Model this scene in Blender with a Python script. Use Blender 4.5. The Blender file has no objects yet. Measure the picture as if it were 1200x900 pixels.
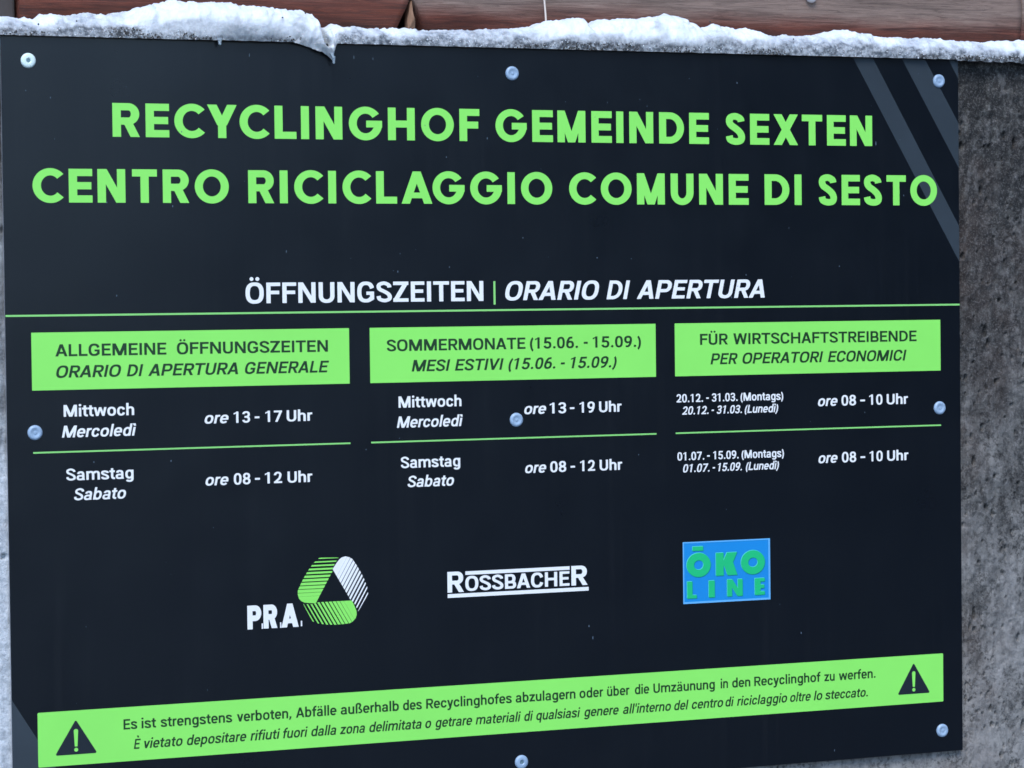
import bpy, bmesh, math, random
from mathutils import Vector, Matrix, noise
from mathutils.geometry import delaunay_2d_cdt
random.seed(7)
scene = bpy.context.scene
C = scene.collection
TOP = 1.95                                        # height of the sign's top edge above the ground

# ---------------------------------------------------------------- camera, sky, sun, exposure
cam = bpy.data.objects.new('camera', bpy.data.cameras.new('camera')); C.objects.link(cam); scene.camera = cam
CX, CY, CZ, FOC = -0.56944, -2.96255, -0.30238, 3176.82
RX, DN, FW = (0.930534, -0.366024, -0.011532), (-0.021183, -0.022361, -0.999526), (0.365592, 0.930337, -0.028561)
cam.matrix_world = Matrix.Translation((CX, CY, CZ+TOP)) @ Matrix(((RX[0], -DN[0], -FW[0]), (RX[1], -DN[1], -FW[1]), (RX[2], -DN[2], -FW[2]))).to_4x4()
cam.data.sensor_width = 36; cam.data.lens = 36*FOC/1200; cam.data.clip_start = .05; cam.data.clip_end = 500
world = bpy.data.worlds.new('World'); scene.world = world; world.use_nodes = True
nt = world.node_tree; bg = nt.nodes['Background']
SUN_EL, SUN_AZ = math.radians(52), math.radians(205)    # azimuth of the sun, clockwise from +y (the wall looks towards -y)
sky = nt.nodes.new('ShaderNodeTexSky'); sky.sky_type = 'NISHITA'; sky.sun_disc = False
sky.sun_elevation = SUN_EL; sky.sun_rotation = SUN_AZ; sky.air_density = 1.0; sky.dust_density = .3; sky.ozone_density = 3.5
nt.links.new(sky.outputs[0], bg.inputs[0]); bg.inputs[1].default_value = .12
sun = bpy.data.objects.new('sun', bpy.data.lights.new('sun', 'SUN')); C.objects.link(sun)
sun.data.energy = .8; sun.data.angle = math.radians(30); sun.data.color = (1, .96, .9)
sd = Vector((math.sin(SUN_AZ)*math.cos(SUN_EL), math.cos(SUN_AZ)*math.cos(SUN_EL), math.sin(SUN_EL)))
sun.rotation_euler = sd.to_track_quat('Z', 'Y').to_euler(); sun.location = (0, -3, 5)
vs = scene.view_settings; vs.view_transform = 'Standard'; vs.look = 'None'; vs.gamma = 1; vs.use_curve_mapping = False; vs.exposure = 1.75
scene.cycles.filter_width = 1.6

# ---------------------------------------------------------------- helpers
def tag(o, label=None, cat=None, group=None, kind=None):
    for k, v in (('label', label), ('category', cat), ('group', group), ('kind', kind)):
        if v: o[k] = v
    return o
def empty(name, loc):
    o = bpy.data.objects.new(name, None); C.objects.link(o); o.location = loc; o.empty_display_size = .05; return o
def origin(p):
    v = Vector((0, 0, 0))
    while p: v += p.location; p = p.parent
    return v
def mk(name, V, F, mats, parent=None, loc=None, smooth=False, midx=None):
    """one mesh object; V in place (x along the board, y depth, z below the sign's top edge)"""
    me = bpy.data.meshes.new(name)
    base = Vector(loc) if loc else (origin(parent) if parent else Vector((0, 0, 0)))
    me.from_pydata([(v[0]-base.x, v[1]-base.y, v[2]+TOP-base.z) for v in V], [], F)
    for m in (mats if isinstance(mats, (list, tuple)) else [mats]): me.materials.append(m)
    if midx: me.polygons.foreach_set('material_index', midx)
    if smooth: me.polygons.foreach_set('use_smooth', [True]*len(me.polygons))
    me.update()
    o = bpy.data.objects.new(name, me); C.objects.link(o)
    if parent: o.parent = parent; o.location = base-origin(parent)
    else: o.location = base
    return o
def flat(name, pts2, faces, y, m, parent):
    """printed sheet on the board, facing -y"""
    V = [(a, y, b) for a, b in pts2]
    return mk(name, V, [tuple(f) for f in faces], m, parent)
def box(x0, y0, z0, x1, y1, z1):
    V = [(x, y, z) for x in (x0, x1) for y in (y0, y1) for z in (z0, z1)]
    return V, [(0, 1, 3, 2), (4, 6, 7, 5), (0, 4, 5, 1), (2, 3, 7, 6), (0, 2, 6, 4), (1, 5, 7, 3)]
def fbm(x, y, z, sc, octs=4):
    return noise.fractal(Vector((x*sc, y*sc, z*sc)), 1.0, 2.0, octs)

def interp(tab, x):
    if x <= tab[0][0]: return tab[0][1]
    for (a, b), (c, d) in zip(tab, tab[1:]):
        if x <= c: return b+(d-b)*(x-a)/max(1e-6, c-a)
    return tab[-1][1]

class N:                                          # small node builder
    def __init__(s, name):
        s.m = bpy.data.materials.new(name); s.m.use_nodes = True; s.t = s.m.node_tree; s.b = s.t.nodes['Principled BSDF']
    def add(s, ty, **kw):
        n = s.t.nodes.new(ty)
        for k, v in kw.items():
            if k.startswith('i_'): n.inputs[k[2:].replace('_', ' ')].default_value = v
            else: setattr(n, k, v)
        return n
    def ln(s, a, b): s.t.links.new(a, b)
    def coord(s, scale=(1, 1, 1)):
        c = s.add('ShaderNodeTexCoord'); mp = s.add('ShaderNodeMapping'); mp.inputs['Scale'].default_value = scale
        s.ln(c.outputs['Object'], mp.inputs[0]); return mp.outputs[0]
    def noise(s, scale, detail=4, rough=.55, vec=None, dist=0):
        n = s.add('ShaderNodeTexNoise'); n.inputs['Scale'].default_value = scale; n.inputs['Detail'].default_value = detail
        n.inputs['Roughness'].default_value = rough; n.inputs['Distortion'].default_value = dist
        s.ln(vec or s.coord(), n.inputs['Vector']); return n.outputs[0]
    def ramp(s, v, stops):
        r = s.add('ShaderNodeValToRGB'); e = r.color_ramp.elements
        while len(e) < len(stops): e.new(.5)
        for q, (p, c) in zip(e, stops):
            q.position = p; q.color = (c, c, c, 1) if isinstance(c, (int, float)) else (*c, 1)
        s.ln(v, r.inputs[0]); return r.outputs[0]
    def math(s, op, a, b=0.0, clamp=False):
        n = s.add('ShaderNodeMath', operation=op, use_clamp=clamp)
        for i, v in enumerate((a, b)):
            if isinstance(v, (int, float)): n.inputs[i].default_value = v
            else: s.ln(v, n.inputs[i])
        return n.outputs[0]
    def mix(s, f, a, b, ty='MIX'):
        n = s.add('ShaderNodeMix', data_type='RGBA', blend_type=ty)
        for i, v in ((0, f), (6, a), (7, b)):
            if isinstance(v, (int, float)): n.inputs[i].default_value = v
            elif isinstance(v, tuple): n.inputs[i].default_value = (*v, 1)
            else: s.ln(v, n.inputs[i])
        return n.outputs[2]
    def bump(s, hgt, strength=.3, dist=.001):
        n = s.add('ShaderNodeBump'); n.inputs['Strength'].default_value = strength; n.inputs['Distance'].default_value = dist
        s.ln(hgt, n.inputs['Height']); s.ln(n.outputs[0], s.b.inputs['Normal'])
    def col(s, c):
        if isinstance(c, tuple): s.b.inputs['Base Color'].default_value = (*c, 1)
        else: s.ln(c, s.b.inputs['Base Color'])
        return s
    def rough(s, r):
        if isinstance(r, (int, float)): s.b.inputs['Roughness'].default_value = r
        else: s.ln(r, s.b.inputs['Roughness'])
        return s
def xyz(n):
    c = n.add('ShaderNodeTexCoord'); sp = n.add('ShaderNodeSeparateXYZ'); n.ln(c.outputs['Object'], sp.inputs[0]); return sp.outputs

# ---------------------------------------------------------------- materials
def film(name, c, var=.06, r=.30, wash=False):
    """printed film on the panel: faint dust mottling and a satin gloss"""
    n = N(name); d = n.noise(9, 6, .6)
    n.col(n.mix(n.ramp(d, [(.35, 0.0), (.75, 1.0)]), tuple(v*(1-var) for v in c), tuple(min(1, v*(1+var)+.0007) for v in c)))
    if wash: n.col(n.mix(n.math('MULTIPLY', n.ramp(n.noise(1, 5, .6, n.coord((70, 70, 1.6))), [(.50, 0.0), (.72, 1.0)]), n.ramp(n.noise(5, 4), [(.4, 0.0), (.7, 1.0)])), tuple(c), tuple(v+.0035 for v in c)))
    n.bump(n.math('ADD', n.noise(2.2, 2), n.math('MULTIPLY', n.noise(26, 3), .012)), 1.0, .004)
    n.rough(n.math('ADD', n.math('MULTIPLY', n.noise(14, 5), .14), r-.07)); n.b.inputs['IOR'].default_value = 1.46
    return n.m
M_BLACK = film('anthracite film', (.0009, .0025, .0052), .15, wash=True)
M_SLATE = film('slate film', (.034, .045, .054), .1)
M_GREEN = film('green film', (.265, .79, .12), .03, .42)
M_RULE = film('pale green rule', (.26, .66, .17), .03, .42)
M_WHITE = film('white film', (.84, .83, .80), .02, .42)
M_INK = film('black green ink', (.008, .040, .010), .05, .4)
M_TRI = film('black ink', (.012, .018, .025), .05)
M_BLUE = film('blue film', (.006, .24, .60), .03, .42)
M_BLUELT = film('pale blue film', (.13, .43, .76), .03, .42)
M_TEAL = film('teal film', (.010, .50, .17), .03, .42)
M_CYAN = film('pale cyan film', (.10, .66, .52), .03, .42)
M_DEEP = film('deep teal film', (.0, .17, .25), .03, .42)
n = N('aluminium edge'); n.col((.55, .57, .6)).rough(.45); n.b.inputs['Metallic'].default_value = .7; M_ALU = n.m
n = N('pale plastic screw cap'); n.col(n.mix(n.noise(300, 3), (.24, .34, .46), (.34, .45, .56))).rough(.35); M_CAP = n.m
n = N('white screw cap'); n.col(n.mix(n.noise(300, 3), (.66, .80, .76), (.74, .86, .82))).rough(.35); M_CAPW = n.m
n = N('grey drive recess'); n.col((.17, .27, .30)).rough(.4); n.b.inputs['Metallic'].default_value = .3; M_SOCK = n.m
n = N('dust mark'); n.col((.10, .14, .18)).rough(.6); M_DUST = n.m

# concrete: dark weathered film at the top, pale bloom lower down and to the left, vertical runs, pits
n = N('weathered concrete'); X = xyz(n)
big = n.noise(11, 6, .66); run = n.noise(1, 6, .7, n.coord((60, 60, 7))); mid = n.noise(52, 7, .72, n.coord((1, 1, .6)), .05); fine = n.noise(170, 6, .75); grit = n.noise(420, 3, .8)
zz = n.math('SUBTRACT', X[2], TOP)                # metres below the wall's top edge, negative
hgt = n.math('ADD', n.math('ADD', zz, n.math('MULTIPLY', n.math('SUBTRACT', big, .5), .95)), n.math('MULTIPLY', n.math('SUBTRACT', run, .5), .75))
down = n.ramp(n.math('MULTIPLY', hgt, -1.0), [(0.02, 0.0), (.28, .10), (.50, .40), (.74, .80), (.95, 1.0)])
pal = n.mix(down, (.015, .0128, .0105), (.305, .288, .262))
pal = n.mix(n.ramp(mid, [(.36, 1.0), (.50, 0.0)]), pal, n.mix(.6, pal, (.010, .010, .010)))
pal = n.mix(n.ramp(mid, [(.53, 0.0), (.62, .8)]), pal, n.mix(.35, pal, (.27, .255, .24)))
m2 = n.noise(85, 7, .7, n.coord((1, 1, .65))); up = n.math('SUBTRACT', 1.0, down)
pal = n.mix(n.math('MULTIPLY', up, n.ramp(m2, [(.42, 1.0), (.50, 0.0)])), pal, (.007, .007, .006))
pal = n.mix(n.math('MULTIPLY', up, n.ramp(m2, [(.54, 0.0), (.66, .75)])), pal, (.12, .118, .105))
patch = n.ramp(n.noise(16, 5, .65, n.coord((1, 1, .5))), [(.42, 0.0), (.58, 1.0)])
pal = n.mix(n.math('MULTIPLY', patch, n.math('MULTIPLY', down, .5)), pal, n.mix(.5, pal, (.34, .33, .32)))
pal = n.mix(n.math('MULTIPLY', n.ramp(fine, [(.42, 1.0), (.49, 0.0)]), n.math('ADD', n.math('MULTIPLY', patch, -.75), 1.0)), pal, n.mix(.75, pal, (.008, .008, .008)))
pal = n.mix(n.ramp(grit, [(.52, 0.0), (.62, .8)]), pal, n.mix(.35, pal, (.32, .30, .28)))
pal = n.mix(n.ramp(n.noise(6, 4), [(.46, 0.0), (.66, .6)]), pal, n.mix(.6, pal, (.085, .048, .032)))    # faint rusty wash
lft = n.math('MULTIPLY', n.ramp(X[0], [(.05, 1.0), (.2, 0.0)]), n.ramp(n.math('MULTIPLY', hgt, -1.0), [(.06, 0.0), (.36, .35), (.56, 1.0)]))
pal = n.mix(lft, pal, n.mix(n.ramp(fine, [(.4, 0.0), (.6, 1.0)]), (.42, .45, .47), (.66, .68, .69)))
n.col(pal).rough(.85); n.bump(n.math('ADD', n.math('MULTIPLY', mid, .9), n.math('ADD', n.math('MULTIPLY', fine, .5), n.math('MULTIPLY', grit, .25))), .9, .004); M_CONC = n.m

# snow: white, old and grey-icy with grit and painted crevice shade where the 'dirt' attribute says so
n = N('old snow'); at = n.add('ShaderNodeAttribute', attribute_name='dirt_shade'); sp = n.add('ShaderNodeSeparateColor'); n.ln(at.outputs['Color'], sp.inputs[0])
g1 = n.noise(160, 5, .7); g2 = n.noise(420, 3, .8)
ice = n.math('MULTIPLY', sp.outputs[0], n.ramp(g1, [(.40, 1.0), (.60, .5)]), True)
c = n.mix(ice, (.72, .74, .745), (.085, .095, .105))
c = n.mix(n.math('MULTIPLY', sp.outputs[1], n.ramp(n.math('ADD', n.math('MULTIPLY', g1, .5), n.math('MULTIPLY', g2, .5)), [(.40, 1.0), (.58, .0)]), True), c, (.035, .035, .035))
c = n.mix(n.ramp(g2, [(.66, 0.0), (.74, .5)]), c, (.76, .79, .81))
n.col(c).rough(.5); n.b.inputs['Subsurface Weight'].default_value = .25; n.b.inputs['Subsurface Scale'].default_value = .0022
n.b.inputs['Subsurface Radius'].default_value = (.4, .7, 1.0)
n.bump(n.math('ADD', g1, n.math('MULTIPLY', g2, .5)), .6, .002); M_SNOW = n.m
n = N('clear ice'); n.col((.8, .9, .95)).rough(.12); n.b.inputs['Transmission Weight'].default_value = .7; n.b.inputs['IOR'].default_value = 1.31; M_ICE = n.m
n = N('dark grit'); n.col(n.mix(n.noise(200), (.02, .02, .018), (.09, .08, .07))).rough(.9); M_GRIT = n.m

# wood: red-brown timber bleached grey on its upper face
def wood(name, red, grey, lo, hi, shift):
    n = N(name); X = xyz(n)
    gr = n.noise(1, 8, .74, n.coord((7, 130, 130)), .9); gr2 = n.noise(1, 5, .7, n.coord((16, 620, 620))); big = n.noise(1, 5, .6, n.coord((7, 26, 26)))
    r = n.mix(n.ramp(gr, [(.34, 0.0), (.64, 1.0)]), tuple(v*.30 for v in red), tuple(v*1.35 for v in red))
    g = n.mix(n.ramp(gr, [(.35, 0.0), (.62, 1.0)]), tuple(v*.68 for v in grey), tuple(min(1, v*1.12) for v in grey))
    f = n.math('ADD', X[2], n.math('MULTIPLY', n.math('SUBTRACT', big, .5), shift))
    f = n.math('ADD', f, n.math('MULTIPLY', n.math('SUBTRACT', gr, .5), .03))
    mr = n.add('ShaderNodeMapRange'); n.ln(f, mr.inputs[0]); mr.inputs[1].default_value = lo; mr.inputs[2].default_value = hi
    c = n.mix(mr.outputs[0], r, g)
    cr = n.noise(1, 4, .5, n.coord((3, 95, 95)), .3)     # a few long drying checks
    c = n.mix(n.ramp(cr, [(.485, 0.0), (.497, .8), (.503, .8), (.515, 0.0)]), c, n.mix(.5, c, (.03, .015, .01)))
    c = n.mix(n.ramp(gr2, [(.3, .55), (.5, 0.0)]), c, (.03, .018, .012))
    n.col(c).rough(.75); n.bump(n.math('ADD', gr, n.math('MULTIPLY', gr2, .6)), .7, .002); return n.m

# ---------------------------------------------------------------- ground and wall
n = N('grey slush and asphalt'); n.col(n.mix(n.ramp(n.noise(1.3, 6), [(.45, 0.0), (.6, 1.0)]), (.03, .032, .036), (.14, .16, .18))).rough(.7); n.bump(n.noise(30, 6), .5, .01)
ADDED_SKYLINE = [(-100, 16), (-20, 5), (6, 3.5), (15, 9), (27, 27), (40, 40), (100, 40)]    # skyline height of the added slope, in degrees
tag(mk('ground', [(-60, -60, -TOP), (60, -60, -TOP), (60, 60, -TOP), (-60, 60, -TOP)], [(0, 1, 2, 3)], n.m), kind='structure')

# unseen dark slope, added so the satin board's reflection darkens towards the right
n = N('added dark slope'); n.col(n.mix(n.ramp(n.noise(.35, 8, .7), [(.52, 0.0), (.66, 1.0)]), (.008, .014, .014), (.05, .06, .075))).rough(.95)
V, F = [], []
for i in range(97):
    az = math.radians(-100+200*i/96)              # from -y, positive towards +x
    el = interp(ADDED_SKYLINE, math.degrees(az))+1.2*noise.noise(Vector((i*.35, 0, 0)))
    for j in range(13):
        t = j/12; d = 30+45*t; up = d*math.tan(math.radians(el))*t**.8
        V.append((d*math.sin(az), -d*math.cos(az), up-TOP-.3+.8*noise.noise(Vector((i*.6, j*.9, 3)))*t))
for i in range(96):
    for j in range(12): F.append((i*13+j, i*13+j+1, (i+1)*13+j+1, (i+1)*13+j))
tag(mk('added_slope', V, F, n.m, smooth=True), kind='structure')

def span(*segs):
    out = []
    for a, b, st in segs:
        k = max(1, round((b-a)/st)); out += [a+(b-a)*i/k for i in range(k)]
    return out+[segs[-1][1]]
xs = span((-1.8, -.08, .08), (-.08, .05, .0025), (.05, .75, .05), (.75, 1.16, .005), (1.16, 1.34, .0012), (1.34, 3.2, .08))
zs = span((-TOP-.02, -1.0, .06), (-1.0, -.855, .003), (-.855, 0, .0014))
pits = []
for _ in range(300):
    px = random.choice((random.uniform(1.205, 1.33),)*5+(random.uniform(-.06, .01), random.uniform(.8, 1.2)))
    pz = random.uniform(-.95, -.01) if not .8 < px < 1.2 else random.uniform(-.93, -.87)
    big_ = random.random() < .12
    pits.append((px, pz, random.uniform(.0022, .0036) if big_ else random.uniform(.0010, .0021), random.uniform(.9, 2.6), random.uniform(.005, .009) if big_ else random.uniform(.003, .006)))
cells = {}
for p in pits: cells.setdefault((int(p[0]//.02), int(p[1]//.02)), []).append(p)
V, F = [], []
for z in zs:
    for x in xs:
        d = .0012*fbm(x, 0, z, 11, 5)+.0007*fbm(x, 3, z, 60, 3)+.0012*math.exp(-((math.fmod(x+9.93, .105)-.05)/.003)**2)*(.5+noise.noise(Vector((x*9, 4, z*5))))
        if x > 1.15: d += (.0010+.0012*math.exp(z/.25))*(fbm(x, 5, z*.7, 85, 4))
        y = .0085-max(-.003, min(.003, d*1.3))
        for i in (-1, 0, 1):
            for j in (-1, 0, 1):
                for p in cells.get((int(x//.02)+i, int(z//.02)+j), ()):
                    q = ((x-p[0])/p[2])**2+((z-p[1])/(p[2]*p[3]))**2
                    if q < 1: y += p[4]*(1-q*q)
        V.append((x, y, z-.001 if z > -.01 else z))
nx = len(xs)
for j in range(len(zs)-1):
    for i in range(nx-1): F.append((j*nx+i, j*nx+i+1, (j+1)*nx+i+1, (j+1)*nx+i))
k = len(V)                                        # body of the wall behind the cast face
V2, F2 = box(xs[0], .022, -TOP-.02, xs[-1], .26, -.0015)
V += V2; F += [tuple(i+k for i in f) for f in F2]
wall = mk('concrete_wall', V, F, M_CONC, loc=(0, 0, 0), smooth=True)
tag(wall, 'weathered grey concrete wall, dark and pitted at the right, behind the black sign', 'wall')

# ---------------------------------------------------------------- wooden fence on the wall (behind the snow)
YF = .10
def fx(x): return -.5694+(x+.5694)*(1+YF/2.9626)    # plane of the sign -> plane of the fence
def fz(z): return -.3024+(z+.3024)*(1+YF/2.9626)
fence = empty('wooden_fence', (.6, .15, TOP-.001))
tag(fence, 'reddish brown weathered rail fence along the top of the wall, behind the snow', 'fence')
def rail(x0, x1, mat, s0=0, s1=0, rad=.05, zb=.008, ht=.17, dy=0, seed=0):
    prof = []
    for i in range(15):                           # rounded lower edge
        a = math.radians(-90-90*i/14); prof.append((YF+rad+dy+rad*math.cos(a), zb+rad+rad*math.sin(a)))
    for i in range(1, 12): prof.append((YF+dy-.0005*i*0, zb+rad+(ht-rad*2)*i/11))
    for i in range(1, 5):
        a = math.radians(180-90*i/4); prof.append((YF+rad+dy+rad*math.cos(a), zb+ht-rad+rad*math.sin(a)))
    prof.append((YF+rad*2+dy, zb+ht)); prof.append((YF+rad*2+dy, zb))
    m = max(8, int((x1-x0)/.008)); V, F = [], []
    for i in range(m+1):
        for y, z in prof:
            t = i/m; xa = x0+s0*(z-zb-.02); xb = x1+s1*(z-zb-.02); x = xa+(xb-xa)*t
            d = .003*fbm(x*.6, seed, z*4, 12, 4)+.0012*fbm(x*.5, seed+5, z*9, 40, 3)
            V.append((x, y+d, z+.003*fbm(x, seed+9, 0, 6, 3)))
    q = len(prof)
    for i in range(m):
        for j in range(q): F.append((i*q+j, i*q+(j+1) % q, (i+1)*q+(j+1) % q, (i+1)*q+j))
    F.append(tuple(range(q))[::-1]); F.append(tuple(m*q+j for j in range(q)))
    return mk('rail', V, F, mat, fence, smooth=True)
W1 = wood('red brown timber', (.135, .032, .015), (.20, .11, .075), .060, .085, .03)
W2 = wood('timber bleached grey', (.14, .034, .017), (.215, .145, .112), .046, .068, .026)
rail(fx(.022), fx(.4600), W1, 0, .42, zb=.012, seed=1)
rail(fx(.4925), fx(1.2915), W2, -.42, 0, zb=.012, seed=2)
rail(fx(1.2935), fx(1.9), W2, zb=.012, seed=3)
rail(fx(-1.2), fx(-.02), W1, zb=.012, seed=4)
n = N('dark wet timber'); n.col(n.mix(n.noise(1, 5, .7, n.coord((90, 90, 10))), (.018, .014, .012), (.075, .062, .055))).rough(.8); M_POST = n.m
for px0, px1 in ((-.075, .03), (.42, .53)):
    V, F = box(fx(px0), YF+.104, 0, fx(px1), YF+.16, .30); mk('post', V, F, M_POST, fence)
V, F = box(fx(-.016), YF+.012, .0, fx(.0185), YF+.06, .24)
bm = bmesh.new(); vv = [bm.verts.new(v) for v in V]; [bm.faces.new([vv[i] for i in f]) for f in F]
bmesh.ops.subdivide_edges(bm, edges=bm.edges[:], cuts=10, use_grid_fill=True)
for v in bm.verts: v.co.y += .006*fbm(v.co.x, 1, v.co.z, 40, 3)
V = [tuple(v.co) for v in bm.verts]; bm.verts.index_update(); F = [tuple(v.index for v in f.verts) for f in bm.faces]; bm.free()
mk('post', V, F, M_POST, fence, smooth=True)
# tan splinter standing in the dark joint of the two rails
n = N('raw tan splinter'); n.col(n.mix(n.noise(1, 6, .7, n.coord((200, 200, 30))), (.10, .045, .025), (.42, .24, .14))).rough(.8); n.bump(n.noise(1, 4, .6, n.coord((300, 300, 30))), .8, .001)
pts = [(.4735, .019), (.4828, .019), (.4825, .031), (.4795, .043), (.4785, .052), (.4770, .051), (.4752, .040), (.4736, .030)]
V = [(fx(a-.0012), YF+.004+(.002 if i % 2 else 0), fz(b)) for i, (a, b) in enumerate(pts)]+[(fx(a), YF+.02, fz(b)) for a, b in pts]
V.append((fx(.4770), YF-.004, fz(.030)))
q = len(pts); F = [(i, (i+1) % q, q+(i+1) % q, q+i) for i in range(q)]+[((i+1) % q, i, 2*q) for i in range(q)]
mk('splinter', V, F, n.m, fence)
# bolt head with its dark stain
def lathe(prof, cx, cy, cz, seg=24, wob=0):
    """prof: (radius, y) pairs, axis along y; last ring closed"""
    V, F = [], []
    for r, y in prof:
        for i in range(seg):
            a = 2*math.pi*i/seg; V.append((cx+r*math.cos(a), cy+y, cz+r*math.sin(a)))
    for j in range(len(prof)-1):
        for i in range(seg): F.append((j*seg+i, j*seg+(i+1) % seg, (j+1)*seg+(i+1) % seg, (j+1)*seg+i))
    F.append(tuple((len(prof)-1)*seg+i for i in range(seg)))
    return V, F
n = N('frosted bolt head'); n.col(n.mix(n.noise(150), (.30, .27, .26), (.62, .60, .60))).rough(.55); n.b.inputs['Metallic'].default_value = .3
V, F = lathe([(.0075, 0), (.0075, -.002), (.006, -.0045), (.003, -.005), (.001, -.0052)], fx(.9925), YF-.002, fz(.0718)); mk('bolt', V, F, n.m, fence, smooth=True)

# pale dry stalk in front of the rail
n = N('dry straw'); n.col((.62, .52, .44)).rough(.7)
V, F = [], []
for i in range(16):
    z = .028+.13*i/15; x = fx(.6379)+.0007*math.sin(i*.8); r = .0013-.00004*i
    for k in range(8): V.append((x+r*math.cos(k*math.pi/4), YF-.012+.0006*i+r*math.sin(k*math.pi/4), z))
for i in range(15):
    for k in range(8): F.append((i*8+k, i*8+(k+1) % 8, (i+1)*8+(k+1) % 8, (i+1)*8+k))
tag(mk('dry_stalk', V, F, n.m, loc=(fx(.638), YF-.01, TOP+.028), smooth=True), 'thin pale dry stalk standing upright in the snow before the brown rail', 'stalk')

# ---------------------------------------------------------------- snow ridge lying on the wall
SIL = [(0.0001, 0.0226), (0.0344, 0.0229), (0.0406, 0.0191), (0.0501, 0.0255), (0.1262, 0.0293), (0.1423, 0.0304), (0.1585, 0.0381), (0.178, 0.0425), (0.2236, 0.0461), (0.2499, 0.045), (0.2796, 0.0449), (0.3062, 0.0425), (0.3364, 0.0412), (0.3498, 0.039), (0.3616, 0.0361), (0.3631, 0.0232), (0.3733, 0.0203), (0.3784, 0.0211), (0.3903, 0.024), (0.4006, 0.0236), (0.4245, 0.0223), (0.4521, 0.0208), (0.4938, 0.0213), (0.582, 0.0226), (0.6071, 0.025), (0.6359, 0.0301), (0.6577, 0.0353), (0.6978, 0.0408), (0.7015, 0.0376), (0.7069, 0.0334), (0.7161, 0.0329), (0.7217, 0.0391), (0.7642, 0.0427), (0.7941, 0.0459), (0.8129, 0.0492), (0.8204, 0.0467), (0.8354, 0.0447), (0.8486, 0.04), (0.858, 0.0317), (0.8771, 0.0367), (0.9, 0.0345), (0.9307, 0.0302), (0.9422, 0.0271), (0.9577, 0.0264), (1.0045, 0.0269), (1.0361, 0.033), (1.0598, 0.0361), (1.0837, 0.0308), (1.0996, 0.0266), (1.1237, 0.0283), (1.152, 0.0279), (1.1926, 0.0276), (1.2254, 0.0256), (1.2378, 0.0266), (1.2959, 0.028)]
for x_, h_ in ((.7015, .0335), (.7069, .0285), (.7161, .0340), (.7217, .0395), (.858, .0300), (.8486, .0375)):
    SIL = sorted([p for p in SIL if abs(p[0]-x_) > 1e-4]+[(x_, h_)])
LOW = [(.3300, -.0005), (.3341, -.0012), (.3492, -.0050), (.3644, -.0112), (.3725, -.0150), (.3765, -.0188), (.3785, -.0180), (.3796, -.0140), (.3806, -.0060), (.3830, -.0008)]
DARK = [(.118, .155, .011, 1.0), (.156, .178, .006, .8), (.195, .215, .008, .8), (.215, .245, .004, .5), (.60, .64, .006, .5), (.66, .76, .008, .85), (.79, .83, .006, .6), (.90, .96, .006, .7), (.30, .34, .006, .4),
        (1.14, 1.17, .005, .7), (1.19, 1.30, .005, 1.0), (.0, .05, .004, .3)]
V, F, DC = [], [], []
sx = span((-1.2, -.04, .02), (-.04, 1.34, .0016), (1.34, 2.2, .02)); NV = 46
for x in sx:
    h = max(.012, interp(SIL, x))*1.012+.0016*fbm(x, 0, 0, 55, 3)+.0018*fbm(x, 2, 0, 200, 4)
    zl = interp(LOW, x)+.0016*fbm(x, 11, 0, 160, 3)*min(1, max(0, (x-.335)/.02)) if .33 < x < .383 else -.0002+.0004*fbm(x, 7, 0, 90, 3)-(.0035*(.5+fbm(x, 8, 0, 60, 3)) if x > 1.195 else 0)
    m = math.exp(-((x-.28)/.075)**2)*.012+(.010 if .345 < x < .379 else 0)*min(1, (x-.345)/.015 if x < .36 else 1)
    crev = math.exp(-((x-.3665-(.012*0))/.0022)**2)
    for j in range(NV):
        t = j/(NV-1)
        if t < .62:
            u = t/.62; z = zl+(h-zl)*math.sin(u*math.pi/2)**.92; y = -.0055-m*math.sin(math.pi*min(1, u*1.05+.05))**.8+(.045+.5*max(0, -zl-.0015))*(1-math.cos(u*math.pi/2))**1.3
        else:
            u = (t-.62)/.38; z = h-(h-.002)*u*u*.55; y = .0395+.14*u
        # crevice right of the clump hanging over the sign, its shade also painted in
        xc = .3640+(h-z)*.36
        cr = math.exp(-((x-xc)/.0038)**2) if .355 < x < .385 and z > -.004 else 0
        lowz = max(0, 1-(z-zl)/(.021+.009*fbm(x, 1, z, 26, 3)))
        vo = noise.voronoi(Vector((x*85, y*85, z*85)))[0]; vo2 = noise.voronoi(Vector((x*240, y*240, z*240)))[0]
        rg = .0042*fbm(x, y, z, 34, 4)+.0022*(.45-vo[0])+.0008*(1+lowz)*(.45-vo2[0])+.0007*lowz*fbm(x, y+9, z, 420, 2)
        if not .33 < x < .383: rg *= min(1, .12+t*3.2)
        y2 = y-rg*1.15+cr*.018
        z2 = z+(rg*.7 if t > .35 else 0)
        if t == 0: y2 = min(y2, -.0035); z2 = zl
        V.append((x, y2, z2))
        dirt_shade = min(1, max(0, lowz*1.8+.7*fbm(x, 4, z, 36, 3)-.05+(.8 if cr > .3 else 0)))
        dirt_shade = max(dirt_shade, .85*math.exp(-((x-.565)/.075)**4)*(.75+.5*fbm(x, 4, z, 50, 3))*min(1, max(0, (.028-z)/.01)), .9*max(0, fbm(x, 12, z, 24, 4)+.45-(z-zl)/.05))
        dirt_shade = min(1, dirt_shade)
        if .15 < x < .385: dirt_shade *= .45 if z > .004 or x > .33 else .8
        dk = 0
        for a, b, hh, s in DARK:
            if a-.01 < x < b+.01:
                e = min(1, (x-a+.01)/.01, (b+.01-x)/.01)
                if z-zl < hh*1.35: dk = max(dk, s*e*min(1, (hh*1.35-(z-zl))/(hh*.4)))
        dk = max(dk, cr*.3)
        DC.append((dirt_shade, dk, 0, 1))
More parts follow.
